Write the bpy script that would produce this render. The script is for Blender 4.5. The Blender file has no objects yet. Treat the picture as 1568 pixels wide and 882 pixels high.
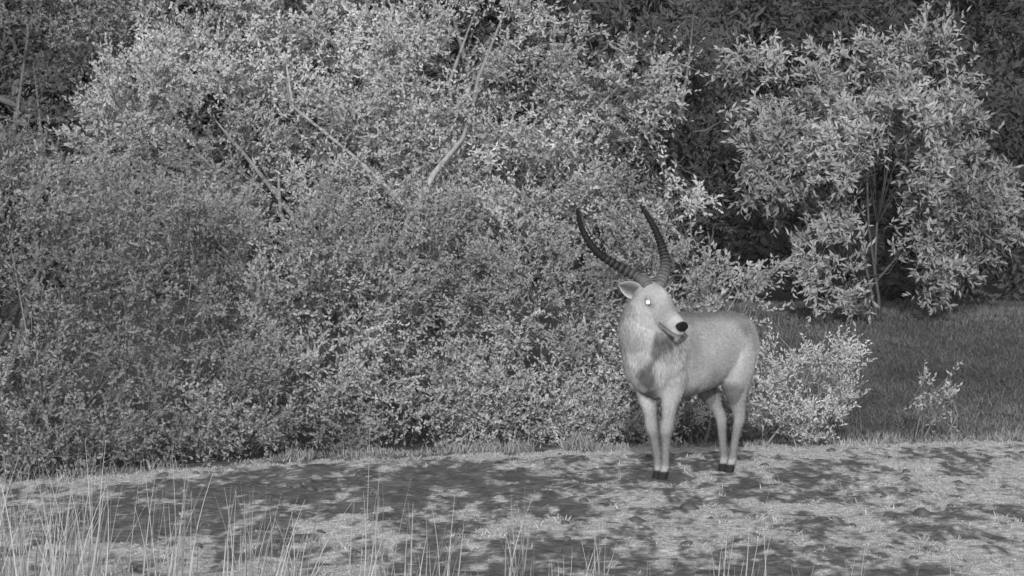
import bpy, math, numpy as np
from mathutils import Vector
rng = np.random.default_rng(7)
def _h(ix, iy, s):
    v = np.sin(ix*127.1 + iy*311.7 + s*74.7)*43758.5453
    return v - np.floor(v)
def vnoise(x, y, s=0.0):
    x = np.asarray(x, float); y = np.asarray(y, float)
    ix = np.floor(x); iy = np.floor(y); fx = x-ix; fy = y-iy
    fx = fx*fx*(3-2*fx); fy = fy*fy*(3-2*fy)
    a = _h(ix, iy, s); b = _h(ix+1, iy, s); c = _h(ix, iy+1, s); d = _h(ix+1, iy+1, s)
    return (a*(1-fx)+b*fx)*(1-fy)+(c*(1-fx)+d*fx)*fy
def fbm(x, y, s=0.0, o=4):
    v = 0; a = .5; t = 0
    for i in range(o):
        v = v + a*vnoise(x*2**i, y*2**i, s+i*3.1); t += a; a *= .55
    return v/t
def sst(a, b, x):
    t = np.clip((x-a)/(b-a), 0, 1); return t*t*(3-2*t)
def nrm(v): return v/np.maximum(np.linalg.norm(v, axis=-1, keepdims=True), 1e-9)
# ------------------------------------------------------------------ materials
def mat_tone(name, gain=1.0, rough=.6, spec=.25, nscale=0, namt=0.0, bump=0.0, detail=6, transl=0):
    m = bpy.data.materials.new(name); m.use_nodes = True
    nt = m.node_tree; N = nt.nodes; L = nt.links
    p = N['Principled BSDF']
    at = N.new('ShaderNodeAttribute'); at.attribute_name = 'tone'
    mu = N.new('ShaderNodeMath'); mu.operation = 'MULTIPLY'; mu.inputs[1].default_value = gain
    L.new(at.outputs['Fac'], mu.inputs[0]); val = mu.outputs[0]
    if namt > 0:
        tc = N.new('ShaderNodeTexCoord')
        no = N.new('ShaderNodeTexNoise'); no.inputs['Scale'].default_value = nscale; no.inputs['Detail'].default_value = detail
        no.inputs['Roughness'].default_value = .65
        L.new(tc.outputs['Object'], no.inputs['Vector'])
        mr = N.new('ShaderNodeMapRange'); mr.inputs[1].default_value = .3; mr.inputs[2].default_value = .7
        mr.inputs[3].default_value = 1-namt; mr.inputs[4].default_value = 1+namt
        L.new(no.outputs['Fac'], mr.inputs[0])
        m2 = N.new('ShaderNodeMath'); m2.operation = 'MULTIPLY'
        L.new(val, m2.inputs[0]); L.new(mr.outputs[0], m2.inputs[1]); val = m2.outputs[0]
        if bump > 0:
            bp = N.new('ShaderNodeBump'); bp.inputs['Strength'].default_value = .6; bp.inputs['Distance'].default_value = bump
            L.new(no.outputs['Fac'], bp.inputs['Height']); L.new(bp.outputs[0], p.inputs['Normal'])
    cb = N.new('ShaderNodeCombineColor')
    for i in range(3): L.new(val, cb.inputs[i])
    L.new(cb.outputs[0], p.inputs['Base Color'])
    p.inputs['Roughness'].default_value = rough
    p.inputs['Specular IOR Level'].default_value = spec
    if transl > 0:
        t = N.new('ShaderNodeBsdfTranslucent'); L.new(cb.outputs[0], t.inputs['Color'])
        mx = N.new('ShaderNodeMixShader'); mx.inputs[0].default_value = transl
        L.new(p.outputs[0], mx.inputs[1]); L.new(t.outputs[0], mx.inputs[2]); L.new(mx.outputs[0], N['Material Output'].inputs['Surface'])
    return m
def mat_plain(name, v, rough=.6, spec=.3, namt=.25, nscale=20, emit=0):
    m = bpy.data.materials.new(name); m.use_nodes = True
    N = m.node_tree.nodes; L = m.node_tree.links; p = N['Principled BSDF']
    tc = N.new('ShaderNodeTexCoord'); no = N.new('ShaderNodeTexNoise'); no.inputs['Scale'].default_value = nscale
    L.new(tc.outputs['Object'], no.inputs['Vector'])
    mr = N.new('ShaderNodeMapRange'); mr.inputs[1].default_value = .3; mr.inputs[2].default_value = .7
    mr.inputs[3].default_value = v*(1-namt); mr.inputs[4].default_value = v*(1+namt); L.new(no.outputs['Fac'], mr.inputs[0])
    cb = N.new('ShaderNodeCombineColor')
    for i in range(3): L.new(mr.outputs[0], cb.inputs[i])
    L.new(cb.outputs[0], p.inputs['Base Color']); p.inputs['Roughness'].default_value = rough
    p.inputs['Specular IOR Level'].default_value = spec
    if emit:
        p.inputs['Emission Color'].default_value = (1,1,1,1); p.inputs['Emission Strength'].default_value = emit
    return m
M_leaf = mat_tone('leaf', rough=.7, spec=.08, transl=.33)
M_bark = mat_tone('bark', namt=.35, nscale=14, bump=.01)
M_ground = mat_tone('soil_and_turf', namt=.55, nscale=16, bump=.04, rough=.9, spec=.1, detail=10)
M_grass = mat_tone('grass_blade', rough=.7, spec=.1, transl=.2)
M_coat = mat_tone('coat', namt=.16, nscale=45, bump=.004, rough=.8, spec=.08)
M_hair = mat_tone('coat_hair', rough=.8, spec=.08)
M_horn = mat_tone('horn', rough=.6, spec=.2, namt=.25, nscale=30)
M_eye = mat_plain('eye', .9, .1, .6, 0.02, 5, emit=.5)  # white base and slight emission imitate retroreflected eyeshine
M_dark = mat_plain('eye_rim', .04)
# ------------------------------------------------------------------ mesh helpers
def link(o): bpy.context.scene.collection.objects.link(o); return o
def quad_mesh(name, V, tone, mat):
    n = len(V)//4
    me = bpy.data.meshes.new(name)
    me.vertices.add(4*n); me.vertices.foreach_set('co', V.astype(np.float32).ravel())
    me.loops.add(4*n); me.loops.foreach_set('vertex_index', np.arange(4*n, dtype=np.int32))
    me.polygons.add(n); me.polygons.foreach_set('loop_start', np.arange(0, 4*n, 4, dtype=np.int32))
    me.update(calc_edges=True)
    a = me.attributes.new('tone', 'FLOAT', 'POINT'); a.data.foreach_set('value', np.repeat(tone, 4).astype(np.float32))
    me.materials.append(mat)
    return link(bpy.data.objects.new(name, me))
def leaf_quads(pos, axis, side, ln, wd, mid=.45):
    ln = ln[:, None]; wd = wd[:, None]
    a = pos; c = pos+axis*ln; m = pos+axis*ln*mid
    return np.stack([a, m+side*wd*.5, c, m-side*wd*.5], 1).reshape(-1, 3)
def loft(rings, sides=20, cap=True):
    V = []; F = []
    th = np.linspace(0, 2*np.pi, sides, endpoint=False)
    for c, A, B in rings:
        c = np.array(c, float); A = np.array(A, float); B = np.array(B, float)
        for t in th: V.append(c+A*math.cos(t)+B*math.sin(t))
    n = len(rings)
    for i in range(n-1):
        for j in range(sides):
            k = (j+1) % sides
            F.append((i*sides+j, i*sides+k, (i+1)*sides+k, (i+1)*sides+j))
    if cap:
        V.append(np.array(rings[0][0], float)); V.append(np.array(rings[-1][0], float))
        a = n*sides; b = a+1
        for j in range(sides):
            k = (j+1) % sides
            F.append((a, k, j)); F.append((b, (n-1)*sides+j, (n-1)*sides+k))
    return V, F
def tube(pts, rad, sides=7):
    pts = np.array(pts, float); rings = []
    for i, p in enumerate(pts):
        d = pts[min(i+1, len(pts)-1)]-pts[max(i-1, 0)]; d = d/max(np.linalg.norm(d), 1e-6)
        ref = np.array([0, 1, 0.]) if abs(d[1]) < .8 else np.array([1., 0, 0])
        A = np.cross(d, ref); A /= np.linalg.norm(A); B = np.cross(d, A)
        rings.append((p, A*rad[i], B*rad[i]))
    return loft(rings, sides)
def merge(parts):
    V = []; F = []
    for v, f in parts:
        o = len(V); V += [tuple(q) for q in v]; F += [tuple(i+o for i in q) for q in f]
    return V, F
def add_mesh(name, V, F, mat, tone=None, smooth=True):
    me = bpy.data.meshes.new(name); me.from_pydata([tuple(v) for v in V], [], F); me.update()
    if tone is not None:
        a = me.attributes.new('tone', 'FLOAT', 'POINT'); a.data.foreach_set('value', np.broadcast_to(tone, len(V)).astype(np.float32))
    if smooth: me.polygons.foreach_set('use_smooth', [True]*len(F))
    me.materials.append(mat)
    return link(bpy.data.objects.new(name, me))
# ------------------------------------------------------------------ terrain
def gz(x, y):
    x = np.asarray(x, float); y = np.asarray(y, float)
    z = .85*sst(5, 18, y) + np.maximum(y-26, 0)*.17
    z = z + .07*(fbm(x*.8, y*.8, 2)-.5)*sst(1.5, 4, np.hypot(x-1.3, y))
    z = z + .055*(fbm(x*4, y*3, 5)-.5)*sst(.3, 1.2, np.hypot(x-1.3, y-.3))
    return z
def crest(x): return np.interp(x, [-6, -3.6, -2.2, -1.2, .6, 2.6, 4.6, 9], [-1.4, -.3, 1.3, 2.2, 2.8, 3.6, 4.3, 5])
def dry(x, y):
    """cover of pale dry turf, 0..1: bare trampled soil and painted-in shade between ragged patches"""
    n = fbm(x*.7+3, y*.30, 11, 3); f = fbm(x*2.6, y*.8, 21, 4); g = fbm(x*11, y*3.2, 41, 3); e = fbm(x*34, y*12, 51, 2)
    left = -.05*sst(-3.2, -.6, y)*(1-sst(-.5, 2.5, x)); right = .025*sst(.5, 3.5, x)  # left term paints the shadowy band near the crest into the ground tone
    lip = .16*np.exp(-((y-crest(x)+.3)/.28)**2); near = .03*(1-sst(-4.5, -2.5, y))
    return sst(.44, .57, n*.20+f*.32+g*.32+e*.16+left+right+lip+near)
xs = np.unique(np.concatenate([np.linspace(-90, -8, 30), np.arange(-8, -5, .1), np.arange(-5, 5.6, .02), np.arange(5.6, 9, .1), np.linspace(9, 90, 30)]))
ys = np.unique(np.concatenate([np.linspace(-40, -9.5, 20), np.arange(-9.5, 5, .04), np.arange(5, 24, .3), np.linspace(24, 140, 40)]))
X, Y = np.meshgrid(xs, ys); Z = gz(X, Y)
nx, ny = len(xs), len(ys)
V = np.stack([X, Y, Z], -1).reshape(-1, 3)
ii = (np.arange(ny-1)[:, None]*nx+np.arange(nx-1)[None]).ravel()
Fq = np.stack([ii, ii+1, ii+nx+1, ii+nx], 1).astype(np.int32)
me = bpy.data.meshes.new('ground')
me.vertices.add(len(V)); me.vertices.foreach_set('co', V.astype(np.float32).ravel())
me.loops.add(Fq.size); me.loops.foreach_set('vertex_index', Fq.ravel())
me.polygons.add(len(Fq)); me.polygons.foreach_set('loop_start', np.arange(0, Fq.size, 4, dtype=np.int32))
me.update(calc_edges=True)
D = dry(V[:, 0], V[:, 1])
tn = .19+.50*D + .18*(fbm(V[:, 0]*9, V[:, 1]*4, 31)-.5)
far = sst(0, .8, V[:, 1]-crest(V[:, 0])); tn = tn*(1-far)+.13*far
a = me.attributes.new('tone', 'FLOAT', 'POINT'); a.data.foreach_set('value', tn.astype(np.float32))
me.polygons.foreach_set('use_smooth', np.ones(len(Fq), bool)); me.materials.append(M_ground)
link(bpy.data.objects.new('ground', me))
def blades(name, x, y, h, w, tone, lean=.5, mat=M_grass):
    n = len(x); z = gz(x, y)-.003
    ax = nrm(np.stack([rng.normal(0, lean, n), rng.normal(0, lean, n), np.ones(n)], 1))
    sd = nrm(np.stack([rng.normal(0, 1, n), rng.normal(0, .5, n), rng.normal(0, .15, n)], 1))
    return quad_mesh(name, leaf_quads(np.stack([x, y, z], 1), ax, sd, h, w, .3), tone, mat)
n = 300000
x = rng.uniform(-5.6, 5.8, n); y = rng.uniform(-7.5, 5, n)
d = dry(x, y); keep = (rng.random(n) < .03+.97*d**1.5) & (y < crest(x)+.4); x, y, d = x[keep], y[keep], d[keep]
tuft = vnoise(x*6, y*4, 9) > .84
h = rng.uniform(.005, .013, len(x))*(1+.4*d)*(1+2.2*tuft)
h *= 1+1.0*np.exp(-((y-crest(x)+.1)/.3)**2)
blades('turf_grass', x, y, h, rng.uniform(.006, .012, len(x)), (.15+.27*d)*rng.uniform(.6, 1.35, len(x))+.05*tuft, 1.0)
n = 110000
x = rng.uniform(1.5, 13, n); y = rng.uniform(4, 20, n); k = y > crest(x)+.2; x, y = x[k], y[k]
blades('meadow_grass', x, y, rng.uniform(.04, .11, len(x)), rng.uniform(.006, .016, len(x)), (.055+.17*fbm(x*.9, y*.5, 3))*rng.uniform(.6, 1.4, len(x)), .8)
n = 9000
x = rng.uniform(-6, 6, n); y = crest(x)+np.abs(rng.normal(.2, .28, n)); k = vnoise(x*3.4, y*2, 17) > .45; x, y = x[k], y[k]
blades('rank_weeds', x, y, rng.uniform(.03, .16, len(x))*(.3+1.1*vnoise(x*3.3, y, 19)**2), rng.uniform(.006, .016, len(x)), rng.uniform(.16, .40, len(x)), .5)
# scattered clods and dung on the clearing
r = np.random.default_rng(21); parts = []
for i in range(150):
    cx = r.uniform(-4.5, 5); cy = r.uniform(-6, crest(cx)-.1)
    if math.hypot(cx-1.3, cy-.2) < .8: continue
    s_ = r.uniform(.012, .035)*(1.8 if r.random() < .08 else 1); z0 = float(gz(cx, cy))
    parts.append(loft([((cx+r.normal(0, s_*.2), cy, z0+s_*t), np.array([s_*w*r.uniform(.8, 1.5), 0, 0]), np.array([0, s_*w*r.uniform(.7, 1.2), 0])) for t, w in [(-.3, .9), (.1, 1), (.5, .8), (.8, .35)]], 7))
Vv, Ff = merge(parts); add_mesh('soil_clods', Vv, Ff, M_bark, .10)
def reed(name, cx, cy, cnt, hmin, hmax, spread, lean=.10, tone=.44):
    Vs = []; T = []
    for i in range(cnt):
        bx = cx+rng.normal(0, spread); by = cy+rng.normal(0, .3); h = rng.uniform(hmin, hmax)
        lx = rng.normal(.06, lean); ly = rng.normal(0, lean); w = rng.uniform(.002, .005); bend = rng.normal(0, .12)
        z0 = float(gz(bx, by)); seg = 5; pr = None; sdx = nrm(np.array([1, rng.normal(0, .5), 0.]))
        tt = tone*rng.uniform(.35, 1.25)
        for s in range(seg+1):
            t = s/seg; p = np.array([bx+lx*h*t+bend*h*t*t, by+ly*h*t, z0-.02+h*t*(1-.1*abs(bend)*t)]); ww = w*(1-.85*t)
            q = (p-sdx*ww, p+sdx*ww)
            if pr is not None: Vs += [pr[0], pr[1], q[1], q[0]]; T.append(tt)
            pr = q
    return quad_mesh(name, np.array(Vs), np.array(T), M_grass)
for (cx, cy, cnt, a_, b_, sp) in [(-2.42, -7.4, 60, .40, .76, .14), (-2.12, -7.5, 50, .40, .82, .08), (-2.75, -7.2, 60, .35, .74, .2), (-1.72, -7.4, 28, .35, .78, .06),
        (-1.32, -7.5, 30, .35, .66, .06), (-1.12, -7.5, 14, .35, .66, .05), (-.70, -7.6, 18, .35, .66, .05), (-.735, -7.6, 3, .86, .92, .006), (-.42, -7.7, 18, .3, .58, .06),
        (.02, -7.6, 18, .35, .66, .05), (.42, -7.6, 12, .28, .48, .06), (1.1, -7.5, 14, .25, .56, .09), (-.9, -7.7, 60, .16, .34, .9), (.8, -7.7, 30, .14, .32, .9), (1.9, -7.6, 8, .18, .36, .4)]:
    reed('reed_tuft', cx, cy, cnt, a_, b_, sp)
# ------------------------------------------------------------------ woody plants
def plant(name, base, lobes, dens, rc, twigs, nl, ll, lw, tone, seed, stems=4, up=.35, stemr=.035, gap=.36, tvar=.2, wood=.22, back=.35):
    r = np.random.default_rng(seed)
    bx, by = base; bz = float(gz(bx, by))
    C = []; O = []
    for (cx, cy, cz, rx, ry, rz) in lobes:
        n = int(dens*(rx*rz+ry*rz)*2)
        d = nrm(r.normal(size=(n, 3))); rad = r.uniform(.45, 1.05, (n, 1))**.6
        keep = (d[:, 1] < .15) | (r.random(n) < back)
        d = d[keep]; rad = rad[keep]
        p = np.array([cx, cy, cz])+d*rad*np.array([rx, ry, rz]); C.append(p); O.append(d)
    C = np.concatenate(C); O = np.concatenate(O)
    g = fbm(C[:, 0]*1.3+seed, C[:, 2]*1.3+C[:, 1], seed*1.7, 3)
    k = (g > gap) & (C[:, 2] > gz(C[:, 0], C[:, 1])+.02); C = C[k]; O = O[k]
    nc = len(C)
    ctone = tone*(1+tvar*r.normal(0, .6, nc))*(.35+1.3*fbm(C[:, 0]*.7, C[:, 2]*.7+C[:, 1]*.5, seed+5, 3))
    R = rc*r.uniform(.6, 1.35, nc)
    T = nc*twigs; ci = np.repeat(np.arange(nc), twigs)
    td = nrm(O[ci]*.55+np.array([0, 0, up])+r.normal(0, .62, (T, 3)))
    ts = C[ci]+r.normal(0, 1, (T, 3))*R[ci][:, None]*.28
    tl = R[ci]*r.uniform(.6, 1.5, T)
    N = T*nl; ti = np.repeat(np.arange(T), nl); tt = (np.tile(np.arange(nl), T)+r.random(N))/nl
    pos = ts[ti]+td[ti]*(tl[ti]*tt)[:, None]+np.array([0, 0, -1.])*(tt**2*tl[ti]*.12)[:, None]
    ax = nrm(td[ti]*.75+r.normal(0, .6, (N, 3)))
    n0 = r.normal(0, .55, (N, 3))+np.array([0, -.85, .35]); sd = nrm(np.cross(ax, n0))
    l = ll*r.uniform(.6, 1.3, N); w = lw*r.uniform(.7, 1.25, N)
    tn = np.clip(ctone[ci[ti]], tone*.4, tone*1.6)*r.uniform(.85, 1.15, N)*(.88+.2*tt)
    ok = pos[:, 2] > gz(pos[:, 0], pos[:, 1])
    LV = leaf_quads(pos, ax, sd, l, w).reshape(-1, 4, 3)[ok]; tn = tn[ok]
    n0 = r.normal(0, 1, (T, 3)); sdt = nrm(np.cross(td, n0))
    TV = leaf_quads(ts-td*(tl*.6)[:, None], td, sdt, tl*1.6, np.full(T, max(.006, ll*.12)), .3).reshape(-1, 4, 3)
    par = bpy.data.objects.new(name, None); par.location = (bx, by, bz); link(par)
    o = quad_mesh('foliage', np.concatenate([LV, TV]).reshape(-1, 3), np.concatenate([tn, np.full(T, wood)]), M_leaf)
    parts = []
    for s in range(stems):
        lb = lobes[s % len(lobes)]
        top = np.array(lb[:3])+r.normal(0, .3, 3)*np.array(lb[3:])+np.array([0, 0, lb[5]*.45])
        b = np.array([bx+r.normal(0, .18), by+r.normal(0, .12), bz-.1])
        mid = b*.45+top*.55+np.array([r.normal(0, .18), r.normal(0, .15), .15])
        q = b*.8+mid*.2+r.normal(0, .03, 3)
        P = [b, q, b*.35+mid*.65+r.normal(0, .06, 3), mid, mid*.45+top*.55+r.normal(0, .07, 3), top]
        parts.append(tube(P, [stemr*1.3, stemr*1.1, stemr*.9, stemr*.7, stemr*.45, stemr*.15]))
        near = np.argsort(np.linalg.norm((C-mid), axis=1)*r.uniform(.8, 1.6, nc))[:12]
        for c in near:
            st = P[3] if r.random() < .5 else P[2]
            m2 = (st+C[c])/2+r.normal(0, .08, 3)
            parts.append(tube([st, m2, C[c], C[c]+O[c]*.1], [stemr*.42, stemr*.28, stemr*.15, stemr*.05], 5))
    Vv, Ff = merge(parts); t = add_mesh('limbs', Vv, Ff, M_bark, wood)
    for ch in (o, t):
        ch.parent = par; ch.matrix_parent_inverse.identity(); ch.location = (-bx, -by, -bz)
    return par
thk = plant('thicket_tree', (-1.0, 5.6), [(-2.0, 6, 3.2, 1.9, 1.2, 1.7), (-.4, 5.6, 3.3, 1.4, 1.1, 1.5), (.95, 5.0, 3.1, .55, .5, .40), (.25, 5.4, 4.0, .6, .7, .6),
      (-3.0, 5.4, 2.5, 1.1, 1, 1.1), (-1.5, 5.0, 2.1, 1.4, 1, .9), (.2, 5.0, 2.3, .7, .8, .6)], 28, .25, 13, 16, .045, .020, .46, 11, stems=7, stemr=.045, gap=.44)
Vv, Ff = merge([tube([(-1.35, 5.2, .9), (-1.0, 4.7, 1.7), (-.90, 4.05, 1.98), (-.80, 4.0, 2.18), (-.70, 4.1, 2.36), (-.45, 4.8, 2.7), (-.30, 5.2, 3.2)], [.06, .045, .038, .034, .027, .02, .01], 9),
    tube([(-.9, 4.3, 2.05), (-1.4, 5.2, 2.5), (-2.0, 4.85, 3.0), (-2.04, 4.7, 3.35)], [.02, .018, .014, .007], 7)])
t = add_mesh('bare_limb', Vv, Ff, M_bark, .36); t.parent = thk; t.matrix_parent_inverse.identity(); t.location = -thk.location
plant('thicket_tree', (-5.4, 8.5), [(-5.6, 9, 3.2, 2.0, 1.3, 2.3), (-3.6, 9.4, 4.2, 1.6, 1.2, 1.2), (-6.8, 7, 2, 1.6, 1.2, 2)], 24, .27, 12, 14, .05, .022, .24, 12, stems=5, stemr=.035, gap=.42, wood=.12)  # leaf tone darkened to imitate dimmer illumination on farther trees
rows = [(-5.0, -.2, 1.0, 1.1), (-3.75, .75, 1.0, 1.35), (-2.85, 2.1, .95, 1.2), (-1.85, 3.1, 1.0, 1.1), (-.82, 3.7, .95, 1.2), (.2, 4.0, .9, 1.05), (1.05, 4.1, .75, 1.15), (-6.8, .2, 1.2, 1.2)]
for i, (cx, cy, rx, rz) in enumerate(rows):
    plant('shrub', (cx, cy), [(cx, cy, .45, rx*1.05, .85, .55), (cx, cy-.3, .18, rx*1.05, .7, .3), (cx+.1, cy+.25, rz, rx*.95, .75, rz*.8), (cx-.3, cy+.5, rz*1.5, rx*.8, .7, .6)], 30, .22, 12, 14, .040, .018,
          [.24, .30, .35, .38, .37, .40, .45, .25][i], 40+i, stems=5, stemr=.012, up=.5, gap=.34, back=.2, wood=.18)
plant('shrub', (1.75, 4.3), [(1.7, 4.3, .8, .5, .5, .75), (1.95, 4.3, 1.25, .35, .35, .35), (1.45, 4.4, 1.9, .35, .35, .45)], 38, .18, 10, 11, .05, .022, .47, 61, stems=5, stemr=.012, up=.5, gap=.38)
plant('shrub', (2.5, 3.25), [(2.45, 3.3, .42, .48, .4, .42), (2.35, 3.3, .78, .28, .3, .25), (2.75, 3.3, .7, .22, .25, .2)], 105, .15, 10, 12, .034, .014, .50, 62, stems=5, stemr=.008, up=1.1, gap=.32)
plant('sapling', (3.75, 4.4), [(3.75, 4.4, .32, .22, .2, .2)], 70, .16, 4, 8, .045, .017, .38, 63, stems=4, stemr=.005, up=.8, gap=.3)
plant('broadleaf_tree', (4.5, 15.2), [(3.41, 15, 3.7, .6, .6, .6), (5.14, 15, 3.75, .6, .6, .65), (4.3, 15.2, 3.6, .7, .6, .7), (4.75, 14.6, 2.6, 1.2, 1, 1.0), (3.45, 14.8, 2.7, .6, .7, .5),
      (5.6, 14.6, 2.2, .7, .7, .6), (4.25, 14.6, 1.5, .75, .6, .55), (5.0, 14.6, 1.5, .8, .6, .5)], 28, .25, 8, 13, .10, .030, .34, 71, stems=7, stemr=.020, up=.45, gap=.40, wood=.08)
plant('broadleaf_tree', (2.1, 19), [(2.2, 19, 3.4, 1.0, .8, 1.6), (1.5, 19, 1.8, .9, .8, 1.2), (2.9, 19, 1.7, .6, .6, .9)], 16, .3, 8, 11, .11, .034, .14, 72, stems=5, stemr=.05, gap=.40, wood=.12)  # dark leaf tone carries the illumination falloff with depth
lob = []
r = np.random.default_rng(3)
for i in range(30):
    xx = -15+i*1.15; lob.append((xx, 23+r.normal(0, 1.2), 4.5+r.normal(0, .6), 1.4, 1.2, 3.0)); lob.append((xx+.5, 22.2, 2.0, 1.1, .8, 1.3)); lob.append((xx+.3, 25.5, 5.5, 1.3, .8, 2.2))
plant('distant_woodland', (0, 23), lob, 6.5, .5, 9, 11, .15, .05, .11, 81, stems=40, stemr=.09, gap=.30, back=.05, wood=.12)  # illumination falloff painted in as a very dark leaf tone
# ------------------------------------------------------------------ waterbuck
OX, OY = 1.32, .35
AN = math.radians(52); ca, sa = math.cos(AN), math.sin(AN)
FW = np.array([-ca, -sa, 0]); LF = np.array([sa, -ca, 0]); UP = np.array([0, 0, 1.])
ORG = np.array([OX+.06, OY, 0])
def B(s, l, z): return ORG+FW*s+LF*l+UP*z
parts = []
trunk = [(-.72, 1.00, .10, .08), (-.69, .99, .17, .135), (-.61, .975, .24, .19), (-.48, .965, .27, .22), (-.3, .955, .275, .225), (-.1, .93, .30, .25), (.1, .915, .32, .26),
         (.28, .91, .325, .255), (.42, .905, .32, .245), (.54, .90, .29, .235), (.63, .91, .25, .21), (.70, .92, .19, .16), (.745, .93, .10, .09)]
parts.append(loft([(B(s, 0, z), LF*w, UP*h) for s, z, h, w in trunk], 28))
parts.append(loft([(B(s, 0, z), LF*w, UP*w) for s, z, w in [(.5, 1.12, .10), (.36, 1.17, .085), (.2, 1.16, .07), (0, 1.13, .06)]], 16))
for sg in (1, -1):
    parts.append(loft([(B(s, sg*l, z), FW*.09, LF*.06) for s, l, z in [(.30, .12, 1.16), (.36, .17, 1.06), (.43, .19, .95), (.50, .19, .86), (.50, .16, .78)]], 12))
front = [(.42, .12, .98, .15, .09), (.44, .14, .86, .15, .10), (.46, .14, .74, .125, .095), (.465, .13, .64, .092, .078), (.475, .118, .55, .068, .058), (.48, .11, .46, .050, .046),
         (.487, .106, .40, .050, .048), (.490, .10, .35, .047, .045), (.478, .098, .29, .034, .033), (.472, .094, .18, .029, .028), (.47, .092, .12, .033, .031), (.468, .09, .095, .039, .035),
         (.482, .09, .06, .032, .032), (.494, .09, .035, .040, .036), (.505, .09, .0, .052, .042)]
hind = [(-.42, .10, 1.02, .20, .10), (-.42, .13, .90, .20, .115), (-.40, .14, .78, .185, .11), (-.39, .14, .68, .145, .095), (-.42, .13, .59, .10, .075), (-.47, .12, .51, .068, .056),
        (-.51, .11, .45, .054, .045), (-.528, .105, .40, .050, .042), (-.512, .10, .34, .039, .037), (-.495, .096, .24, .032, .030), (-.485, .092, .13, .033, .030), (-.482, .09, .095, .039, .035),
        (-.466, .09, .06, .032, .032), (-.455, .09, .035, .040, .036), (-.442, .09, .0, .052, .042)]
def leg(R, side, ds=0, ds_top=0, conv=0):
    out = []
    for s, l, z, a, b in R:
        k = 1-min(1, z/.8); out.append((B(s+ds*k+ds_top*(1-k), side*(l-conv*k), z), FW*a, LF*b))
    return loft(out, 16)
parts += [leg(front, 1, .0, 0, .03), leg(front, -1, -.07, 0, .06), leg(hind, 1, .07, .02, .02), leg(hind, -1, .0, .08, .06)]
for sgn in (1, -1):
    parts.append(loft([(B(-.28, sgn*.14, z), FW*a, LF*b) for z, a, b in [(.92, .10, .07), (.80, .11, .08), (.70, .075, .06), (.64, .03, .03)]], 14))
def W(x, y, z): return np.array([OX+x, OY+y, z])
neck = [((-.25, -.33, .80), .18, .20), ((-.285, -.39, .92), .215, .24), ((-.31, -.43, 1.02), .215, .24), ((-.33, -.47, 1.12), .20, .22), ((-.335, -.50, 1.21), .175, .19), ((-.33, -.52, 1.29), .148, .16), ((-.315, -.53, 1.36), .118, .128), ((-.29, -.53, 1.41), .08, .09)]
parts.append(loft([(W(*c), np.array([a, 0, 0]), np.array([0, -b, b*.15])) for (c, a, b) in neck], 22))
PO = W(-.305, -.54, 1.36)
dd = nrm(np.array([.56, -.62, -.50])); uu = nrm(UP-dd*dd[2]); rr = np.cross(dd, uu)
def H(t, u, r): return PO+dd*t+uu*u+rr*r
hd = [(-.11, -.02, .075, .065), (-.06, 0, .110, .095), (0, .0, .128, .112), (.07, -.004, .130, .115), (.13, -.014, .124, .106), (.19, -.024, .110, .088), (.25, -.030, .096, .073), (.31, -.034, .087, .066),
      (.36, -.036, .082, .064), (.39, -.037, .074, .059), (.412, -.040, .058, .047), (.424, -.042, .030, .028)]
parts.append(loft([(H(t, u, 0), rr*w, uu*h) for t, u, h, w in hd], 22))
for sg in (1, -1):
    parts.append(loft([(H(t, .035, sg*w), rr*q, uu*q) for t, w, q in [(.04, .074, .02), (.08, .088, .034), (.12, .090, .034), (.17, .070, .018)]], 12))
    parts.append(loft([(H(t, -.06, sg*.055), rr*q*.8, uu*q) for t, q in [(-.02, .03), (.04, .072), (.1, .070), (.18, .038)]], 12))
    parts.append(loft([(H(t, -.006, sg*.034), rr*q, uu*q) for t, q in [(.345, .02), (.385, .032), (.412, .026), (.425, .012)]], 12))
parts.append(loft([(W(-.31, -.60, 1.24), rr*.10, uu*.08), (W(-.27, -.61, 1.25), rr*.10, uu*.09), (H(.06, -.06, 0), rr*.08, uu*.07)], 14))
parts.append(tube([B(-.66, 0, 1.12), B(-.74, 0, 1.02), B(-.765, .0, .85), B(-.76, .0, .70), B(-.76, 0, .58)], [.05, .034, .026, .030, .012], 12))
Vb, Fb = merge(parts)
tmp = add_mesh('body_src', Vb, Fb, M_coat)
md = tmp.modifiers.new('r', 'REMESH'); md.mode = 'VOXEL'; md.voxel_size = .0095
sm = tmp.modifiers.new('s', 'SMOOTH'); sm.factor = .6; sm.iterations = 8
bpy.context.view_layer.update()
dg = bpy.context.evaluated_depsgraph_get()
bm_ = bpy.data.meshes.new_from_object(tmp.evaluated_get(dg)); bpy.data.objects.remove(tmp)
nv = len(bm_.vertices); co = np.empty(nv*3, np.float32); bm_.vertices.foreach_get('co', co); co = co.reshape(-1, 3).astype(float)
no_ = np.empty(nv*3, np.float32); bm_.vertices.foreach_get('normal', no_); no_ = no_.reshape(-1, 3).astype(float)
q = co-ORG; S = q@FW; Lq = q@LF; Zq = co[:, 2]
hq = co-PO; ht = hq@dd; hu = hq@uu; hr = hq@rr
nz = fbm(co[:, 0]*9+co[:, 1]*5, co[:, 2]*9, 4, 3)-.5
n2 = fbm(co[:, 0]*3+co[:, 1]*2+7, co[:, 2]*3.5, 14, 3)-.5
tone = np.full(nv, .39)+.10*nz+.24*n2
def mixt(t, m, v): return t*(1-m)+v*m
def seg(px, pz, x0, z0, x1, z1):
    dx, dz = x1-x0, z1-z0; t = np.clip(((px-x0)*dx+(pz-z0)*dz)/(dx*dx+dz*dz), 0, 1); return np.hypot(px-x0-t*dx, pz-z0-t*dz)
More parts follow.
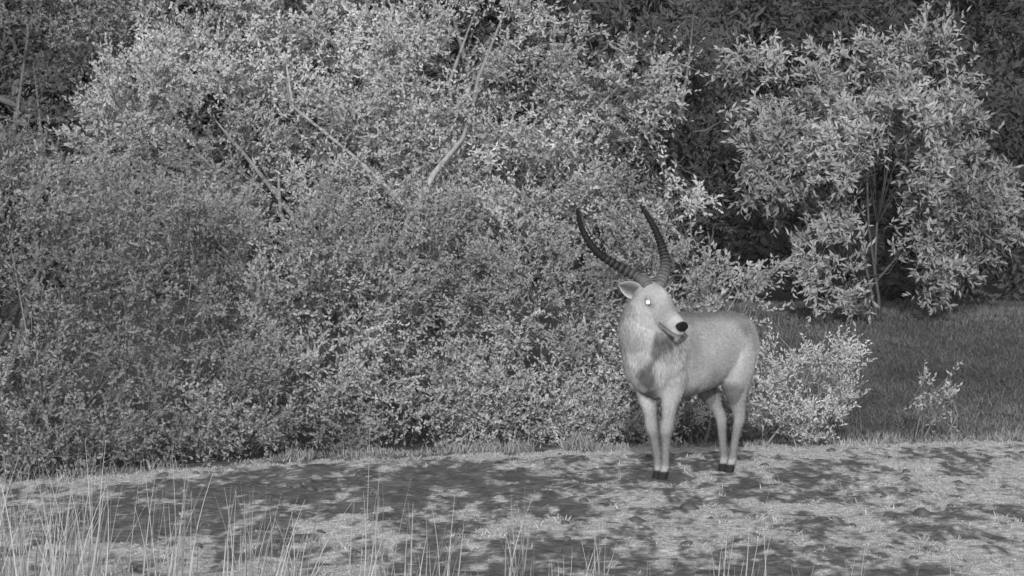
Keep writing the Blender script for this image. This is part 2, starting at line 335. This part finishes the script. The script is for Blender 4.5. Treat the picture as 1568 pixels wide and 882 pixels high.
inhead = (ht > -.07) & (hu > -.15) & (np.abs(hr) < .15) & (Zq > 1.08) & (ht+hu*.3 > -.03)
tone = mixt(tone, sst(1.14, 1.23, Zq+.06*nz)*(S < .42)*.65, .13)
tone = mixt(tone, np.exp(-(((S+.42)/.09)**2+((Zq-1.10)/.07)**2))*.65, .12)
tone = mixt(tone, sst(.72, .63, Zq+.1*nz)*(np.abs(S) < .36)*.7, .10)  # shade under the belly painted into the coat tone
tone = mixt(tone, np.exp(-(((S-.34)/.09)**2+((Zq-.98)/.12)**2))*.4, .15)
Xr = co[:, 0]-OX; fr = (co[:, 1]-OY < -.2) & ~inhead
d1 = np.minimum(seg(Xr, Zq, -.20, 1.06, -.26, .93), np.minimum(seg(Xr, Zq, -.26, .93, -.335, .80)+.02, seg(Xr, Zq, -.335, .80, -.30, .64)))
tone = mixt(tone, fr*sst(.085, .015, d1+.16*nz)*.85, .07)  # dark brisket marking, with chest-to-shoulder shade painted into it
legm = sst(.62, .42, Zq+.12*nz); tone = mixt(tone, legm*.5, .19)
tone = mixt(tone, sst(.42, .30, Zq)*sst(.08, .12, Zq)*.5, .09)
tone = mixt(tone, np.exp(-((Zq-.083)/.018)**2)*.75, .36)
tone = mixt(tone, sst(.066, .05, Zq), .03)
tone = np.where(inhead, mixt(tone, .5, .30), tone)
tone = mixt(tone, inhead*np.exp(-(((ht-.10)/.05)**2+((hu-.09)/.05)**2+((hr+.02)/.05)**2))*.85, .66)
tone = mixt(tone, inhead*np.exp(-(((ht-.17)/.05)**2+((hu-.06)/.04)**2+((hr+.05)/.03)**2))*.85, .66)
tone = mixt(tone, inhead*np.exp(-(((ht-.24)/.05)**2+((hu-.03)/.05)**2))*.45, .14)
tone = mixt(tone, inhead*sst(.30, .34, ht)*.75, .46)
tone = mixt(tone, inhead*sst(.392, .405, ht+.9*np.clip(hu+.012, -.06, .01)), .015)
tone = mixt(tone, inhead*(ht > .24)*np.exp(-((hu+.070)/.009)**2)*.8, .05)
tone = mixt(tone, inhead*np.exp(-((np.abs(hr)-.10)/.04)**2-((ht-.11)/.045)**2-((hu-.02)/.032)**2)*.75, .08)
tone = mixt(tone, np.exp(-((Zq-1.17)/.06)**2)*fr*(S > .5)*.5, .52)
tone = np.clip(tone, .01, .8)
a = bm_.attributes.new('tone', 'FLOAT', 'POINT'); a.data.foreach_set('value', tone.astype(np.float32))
bm_.polygons.foreach_set('use_smooth', np.ones(len(bm_.polygons), bool))
if not bm_.materials: bm_.materials.append(M_coat)
buck = bpy.data.objects.new('waterbuck_antelope', None); link(buck)
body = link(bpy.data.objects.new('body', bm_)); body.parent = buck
nh = 60000; r = np.random.default_rng(5); idx = r.integers(0, nv, nh)
idx = idx[(co[idx, 2] > .09) & ~((ht[idx] > .32) & inhead[idx])]; nh = len(idx)
hn = no_[idx]; mane = (S[idx] > .42) & (Zq[idx] > .72) & ~inhead[idx]
flow = np.where(inhead[idx][:, None], -dd, np.where(mane[:, None], -UP*1.0, -FW*.7-UP*.6))
flow = flow-hn*np.sum(flow*hn, 1)[:, None]
hax = nrm(nrm(flow)+hn*.24+r.normal(0, .2, (nh, 3)))
hl = np.where(inhead[idx], .008, np.where(mane, .042, .018))*r.uniform(.6, 1.3, nh)
hs = nrm(np.cross(hax, hn)+r.normal(0, .2, (nh, 3)))
hair = quad_mesh('coat_hair', leaf_quads(co[idx]+r.normal(0, .003, (nh, 3))-hn*.002, hax, hs, hl, np.full(nh, .0040), .3), tone[idx]*r.uniform(.6, 1.28, nh), M_hair); hair.parent = buck
def catmull(P, n):
    P = np.array(P, float); Q = np.vstack([2*P[0]-P[1], P, 2*P[-1]-P[-2]]); out = []
    for i in range(1, len(Q)-2):
        for t in np.linspace(0, 1, n, endpoint=False):
            out.append(.5*((2*Q[i])+(-Q[i-1]+Q[i+1])*t+(2*Q[i-1]-5*Q[i]+4*Q[i+1]-Q[i+2])*t*t+(-Q[i-1]+3*Q[i]-3*Q[i+1]+Q[i+2])*t**3))
    out.append(Q[-2]); return np.array(out)
def pw(px, py, y):
    k = (22+y)/4510; return np.array([(px-784)*k, y, 1.8-(py-364)*k])
def horn(name, P):
    c = catmull(P, 34); n = len(c); t = np.linspace(0, 1, n)
    rad = (.038*(1-t)**.55+.006)*(1+.13*np.sin(t*2*np.pi*24)*(t < .78)*(t > .03)); rad[-1] = .002
    Vh, Fh = tube(c, rad, 16); tv = np.repeat(.13-.115*sst(0, .45, t)+.03*np.sin(t*2*np.pi*24)*(t < .5), 16)
    o = add_mesh(name, Vh, Fh, M_horn, np.clip(np.concatenate([tv, [.08, .01]]), .012, .3)); o.parent = buck
b1 = H(.0, .088, .048); b2 = H(.0, .088, -.055)
horn('horn_right', [b1, pw(978, 425, -.14), pw(942, 405, -.06), pw(912, 383, 0), pw(892, 352, .0), pw(883, 319, -.08)])
horn('horn_left', [b2, pw(1019, 408, .0), pw(1013, 376, .12), pw(1000, 345, .18), pw(980, 313, .14)])
def ear(name, base, tip, wdir):
    ax = nrm(tip-base); Lh = np.linalg.norm(tip-base); wd = nrm(wdir-ax*(wdir@ax)); nd = np.cross(ax, wd)
    if nd[1] < 0: nd = -nd
    Ve = []; Fe = []; ns, nw = 16, 9; te = []
    for lay in (0, 1):
        for i in range(ns):
            t = i/(ns-1); w = .064*math.sin(math.pi*min(1, .22+.78*t)**.9)**.7*(1-.05*t)+.002
            for j in range(nw):
                u = j/(nw-1)*2-1
                cup = -(u*u-.6)*.034*math.sin(math.pi*min(1, t+.1))
                Ve.append(base+ax*Lh*t+wd*w*u+nd*(cup+(.006 if lay else 0)*(1-abs(u)**3)))
                te.append((.07+.42*abs(u)**2.5) if lay == 0 else .30)
    for lay in (0, 1):
        for i in range(ns-1):
            for j in range(nw-1):
                a0 = lay*ns*nw+i*nw+j; Fe.append((a0, a0+1, a0+nw+1, a0+nw))
    o = add_mesh(name, Ve, Fe, M_coat, np.array(te)); o.parent = buck
ear('ear_right', H(-.04, .020, .088), pw(948, 436, -.22), np.array([.25, -.1, 1.]))
ear('ear_left', H(-.03, .05, -.088), pw(1034, 420, .0), np.array([.8, -.4, .3]))
def ball(name, c, r, mat):
    rings = []
    for i in range(1, 12):
        a_ = math.pi*i/12; rings.append((c+UP*math.cos(a_)*r, np.array([math.sin(a_)*r, 0, 0]), np.array([0, math.sin(a_)*r, 0])))
    v, f = loft(rings, 16); o = add_mesh(name, v, f, mat); o.parent = buck
for nm, sg in (('right', 1), ('left', -1)):
    ball('eye_rim_'+nm, H(.105, .024, sg*.100), .028, M_dark); ball('eye_'+nm, H(.109, .026, sg*.113), .019, M_eye)
# ------------------------------------------------------------------ light, world, camera
el, az = math.radians(15), math.radians(183)
sd = Vector((math.sin(az)*math.cos(el), math.cos(az)*math.cos(el), math.sin(el)))
sun = bpy.data.lights.new('sun', 'SUN'); sun.energy = 2.8; sun.angle = math.radians(.8); sun.color = (1, 1, 1)
so = link(bpy.data.objects.new('sun', sun)); so.rotation_euler = sd.to_track_quat('Z', 'Y').to_euler()
w = bpy.data.worlds.new('World'); bpy.context.scene.world = w; w.use_nodes = True
N = w.node_tree.nodes; L = w.node_tree.links; bg = N['Background']
sk = N.new('ShaderNodeTexSky'); sk.sky_type = 'NISHITA'; sk.sun_disc = False; sk.sun_elevation = el; sk.sun_rotation = az
bw = N.new('ShaderNodeRGBToBW'); L.new(sk.outputs[0], bw.inputs[0]); L.new(bw.outputs[0], bg.inputs['Color']); bg.inputs['Strength'].default_value = .15
cam = bpy.data.cameras.new('camera'); cam.sensor_width = 36; cam.lens = 36*4510/1568; cam.clip_end = 500; cam.clip_start = .1
co_ = link(bpy.data.objects.new('camera', cam)); co_.location = (0, -22, 1.8)
co_.rotation_euler = (math.radians(90)-math.atan((441-364)/4510), 0, 0)
sc = bpy.context.scene; sc.camera = co_
sc.view_settings.view_transform = 'Standard'; sc.view_settings.look = 'None'; sc.view_settings.exposure = 0
